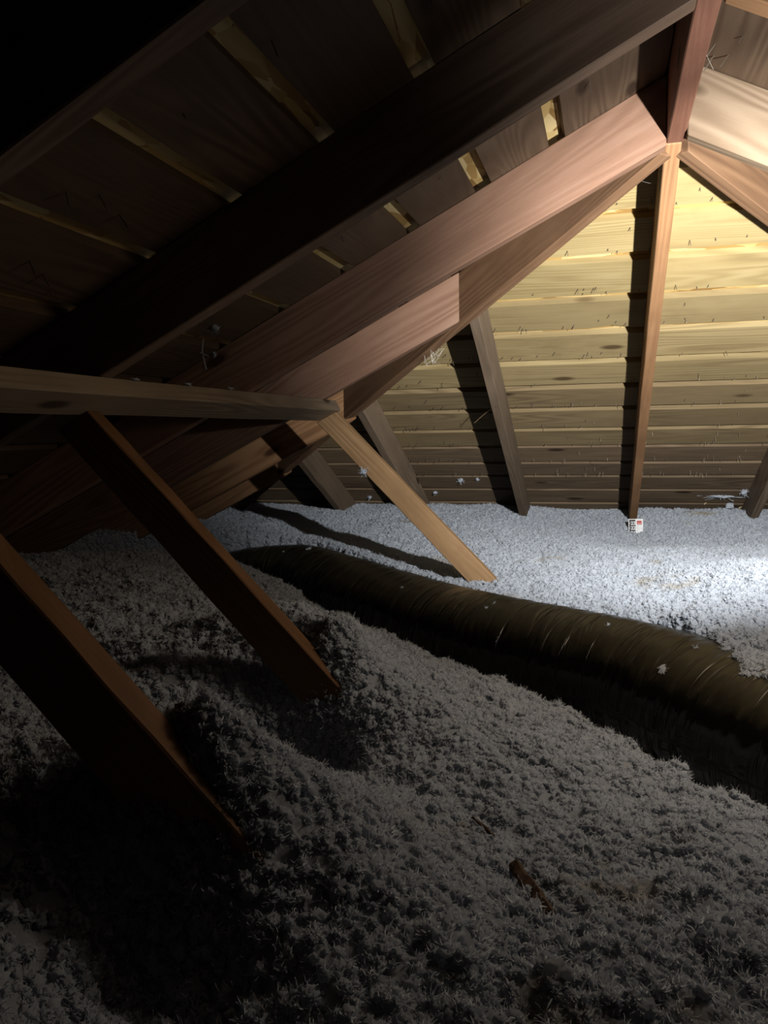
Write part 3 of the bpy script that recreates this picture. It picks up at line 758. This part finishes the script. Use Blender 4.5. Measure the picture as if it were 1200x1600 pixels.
tuft(hb(1163, 769), 0.030, 'pointed white tuft beside the right end of the lodged strip', 8)
tuft(hb(1070, 802), 0.026, 'white tuft standing above the insulation right of the ruler card', 7)
tuft(hb(1140, 790), 0.026, 'curled white tuft among wood chips on the end boards at lower right', 9)
tuft(hb(1172, 798), 0.030, 'white tuft on the jack rafter at the right edge', 5)
tuft(on_y(568, 737, 2.972), 0.022, 'white tuft clinging to the front of the pale strut', 8)
for k, (x, y, sz, lb) in enumerate(((1036, 1046, 0.024, 'fluffy tuft on the duct at right, its largest crumb'), (1014, 973, 0.016, 'flat tuft near the duct top close to the insulation edge'),
        (482, 858, 0.022, 'flat tuft on top of the far left end of the duct'), (760, 950, 0.010, 'tiny tuft on the duct top right of the pale strut foot'), (773, 942, 0.008, 'tiny crumb beside the tiny tuft on the duct top'),
        (628, 918, 0.008, 'tiny crumb on the duct left of the strut foot'), (1087, 1012, 0.014, 'small tuft on the duct below the insulation edge at right'), (950, 976, 0.009, 'curled crumb on the middle of the duct top'), (443, 862, 0.008, 'tiny crumb at the far end of the duct'))):
    P, n_ = hit(DUCT_T, x, y)
    if P is None: continue
    tuft(P + n_ * sz * 0.35, sz, lb, k + 11)
for k, (x, y, sz, lb) in enumerate(((335, 513, 0.020, 'grey tuft caught on the roof boards above the purlin'), (336, 553, 0.016, 'grey tuft on the rafter edge above the purlin'))):
    tuft(left_pt(0, 0) * 0 + on_left(x, y, OFF - 0.006), sz, lb, k + 23)
for k, (x, sz, lb) in enumerate(((213, .018, 'white tuft on the purlin edge furthest left'), (294, .022, 'flat white tuft on the upper edge of the purlin, middle one'), (360, .020, 'white tuft on the purlin edge, third from the left'), (469, .014, 'white tuft on the lit end of the purlin'))):
    P = on_left(x, 590 + (x - 180) * 0.0925, -0.003); tuft(P, sz * 0.6, lb, k + 31, (0.6, 1.6, 0.5))

# strands and cobwebs
def strands(name, paths, rad, mat, label=None, cat=None, kind=None):
    verts, faces = [], []
    for pts in paths:
        P = catmull(pts, 5) if len(pts) > 2 else [Vector(p) for p in pts]; i0 = len(verts); n = len(P)
        for i, p in enumerate(P):
            d = (P[min(i + 1, n - 1)] - P[max(i - 1, 0)]).normalized(); a_ = d.orthogonal().normalized(); b_ = d.cross(a_)
            for k in range(3): verts.append(p + (a_ * math.cos(k * 2.094) + b_ * math.sin(k * 2.094)) * rad)
        for i in range(n - 1):
            for k in range(3): faces.append((i0 + i * 3 + k, i0 + i * 3 + (k + 1) % 3, i0 + i * 3 + 3 + (k + 1) % 3, i0 + i * 3 + 3 + k))
    o = mesh_obj(name, verts, faces, mat)
    return tag(o, label, cat, kind=kind)
def sag(a, b, s):
    a, b = Vector(a), Vector(b); return [a, (a + b) / 2 - Vector((0, 0, s)), b]
pa = hip_pt(AX - 0.63, AY + 1.6) ; a = on_hip(741, 661, 0.06); b = on_hip(776, 636, -0.004)
strands('splinter_strand', [[a, (a + b) / 2 + Vector((0.005, 0, 0.012)), b]], 0.0022, M['chip'], 'pale curved splinter sticking out left of the leaning jack rafter', 'splinter')
c0 = on_left(676, 548, -0.01); web = []
for k in range(16):
    a = c0 + Vector((rng.uniform(-.05, .05), rng.uniform(-.05, .05), rng.uniform(-.005, .03))); web.append(sag(a, c0 + Vector((rng.uniform(-.03, .03), rng.uniform(-.02, .02), rng.uniform(-.06, -.01))), rng.uniform(0, .01)))
strands('cobweb', web, 0.0004, M['web'], 'wispy cobweb hanging where the uppermost jack rafter meets the hip', 'cobweb')
c0 = on_plane(1090, 60, (T, 0, 1), T * AX + AZ + OFF - 0.03); web = []
for k in range(7):
    a = c0 + Vector((rng.uniform(-.02, .06), rng.uniform(-.12, .18), rng.uniform(-.02, .02))); web.append(sag(a, c0 + Vector((rng.uniform(-.01, .03), rng.uniform(-.1, .3), rng.uniform(-.02, .02))), rng.uniform(0, .01)))
strands('cobweb', web, 0.00025, M['web'], 'thin cobweb on the right roof boards between the two lit rafters', 'cobweb')
a = on_y(1003, 283, 2.5); b = on_y(1034, 283, 2.4)
strands('cobweb', [sag(a, b, 0.006)], 0.0006, M['web'], 'single thread across the shadow beside the central rafter top', 'cobweb')
P1 = on_left(318, 530, OFF - 0.03); strands('hanging_fluff', [[P1, P1 - Vector((0.004, 0, 0.03)), P1 - Vector((0.0, 0, 0.055)), P1 - Vector((-0.006, 0, 0.08))], [P1 - Vector((0.01, 0.004, 0.035)), P1 - Vector((-0.012, 0, 0.045))]], 0.0022, M['fluff'], 'dangling string of fluff on the dim rafter above the purlin', 'insulation tuft')

# wood chips littering the foot of the right jack rafter
for k in range(14):
    x, y = 1100 + (k * 37) % 78, 788 + (k * 53) % 30
    P = hb(x, y); q_ = P + Vector((rng.uniform(-.04, .04), rng.uniform(-.02, .0), rng.uniform(-.02, .02)))
    v = [P + Vector((0, 0, .004)), P - Vector((0, 0, .004)), q_ - Vector((0, 0, .002)), q_ + Vector((0, 0, .003))]
    v = v + [p + Vector((0, 0.0015, 0)) for p in v]
    o = mesh_obj('wood_chip', v, [(0, 1, 2, 3), (7, 6, 5, 4), (0, 4, 5, 1), (1, 5, 6, 2), (2, 6, 7, 3), (3, 7, 4, 0)], M['chip'])
    tag(o, 'pale wood chip among the litter at the foot of the right jack rafter', 'wood chip', 'wood chips by the right jack rafter')
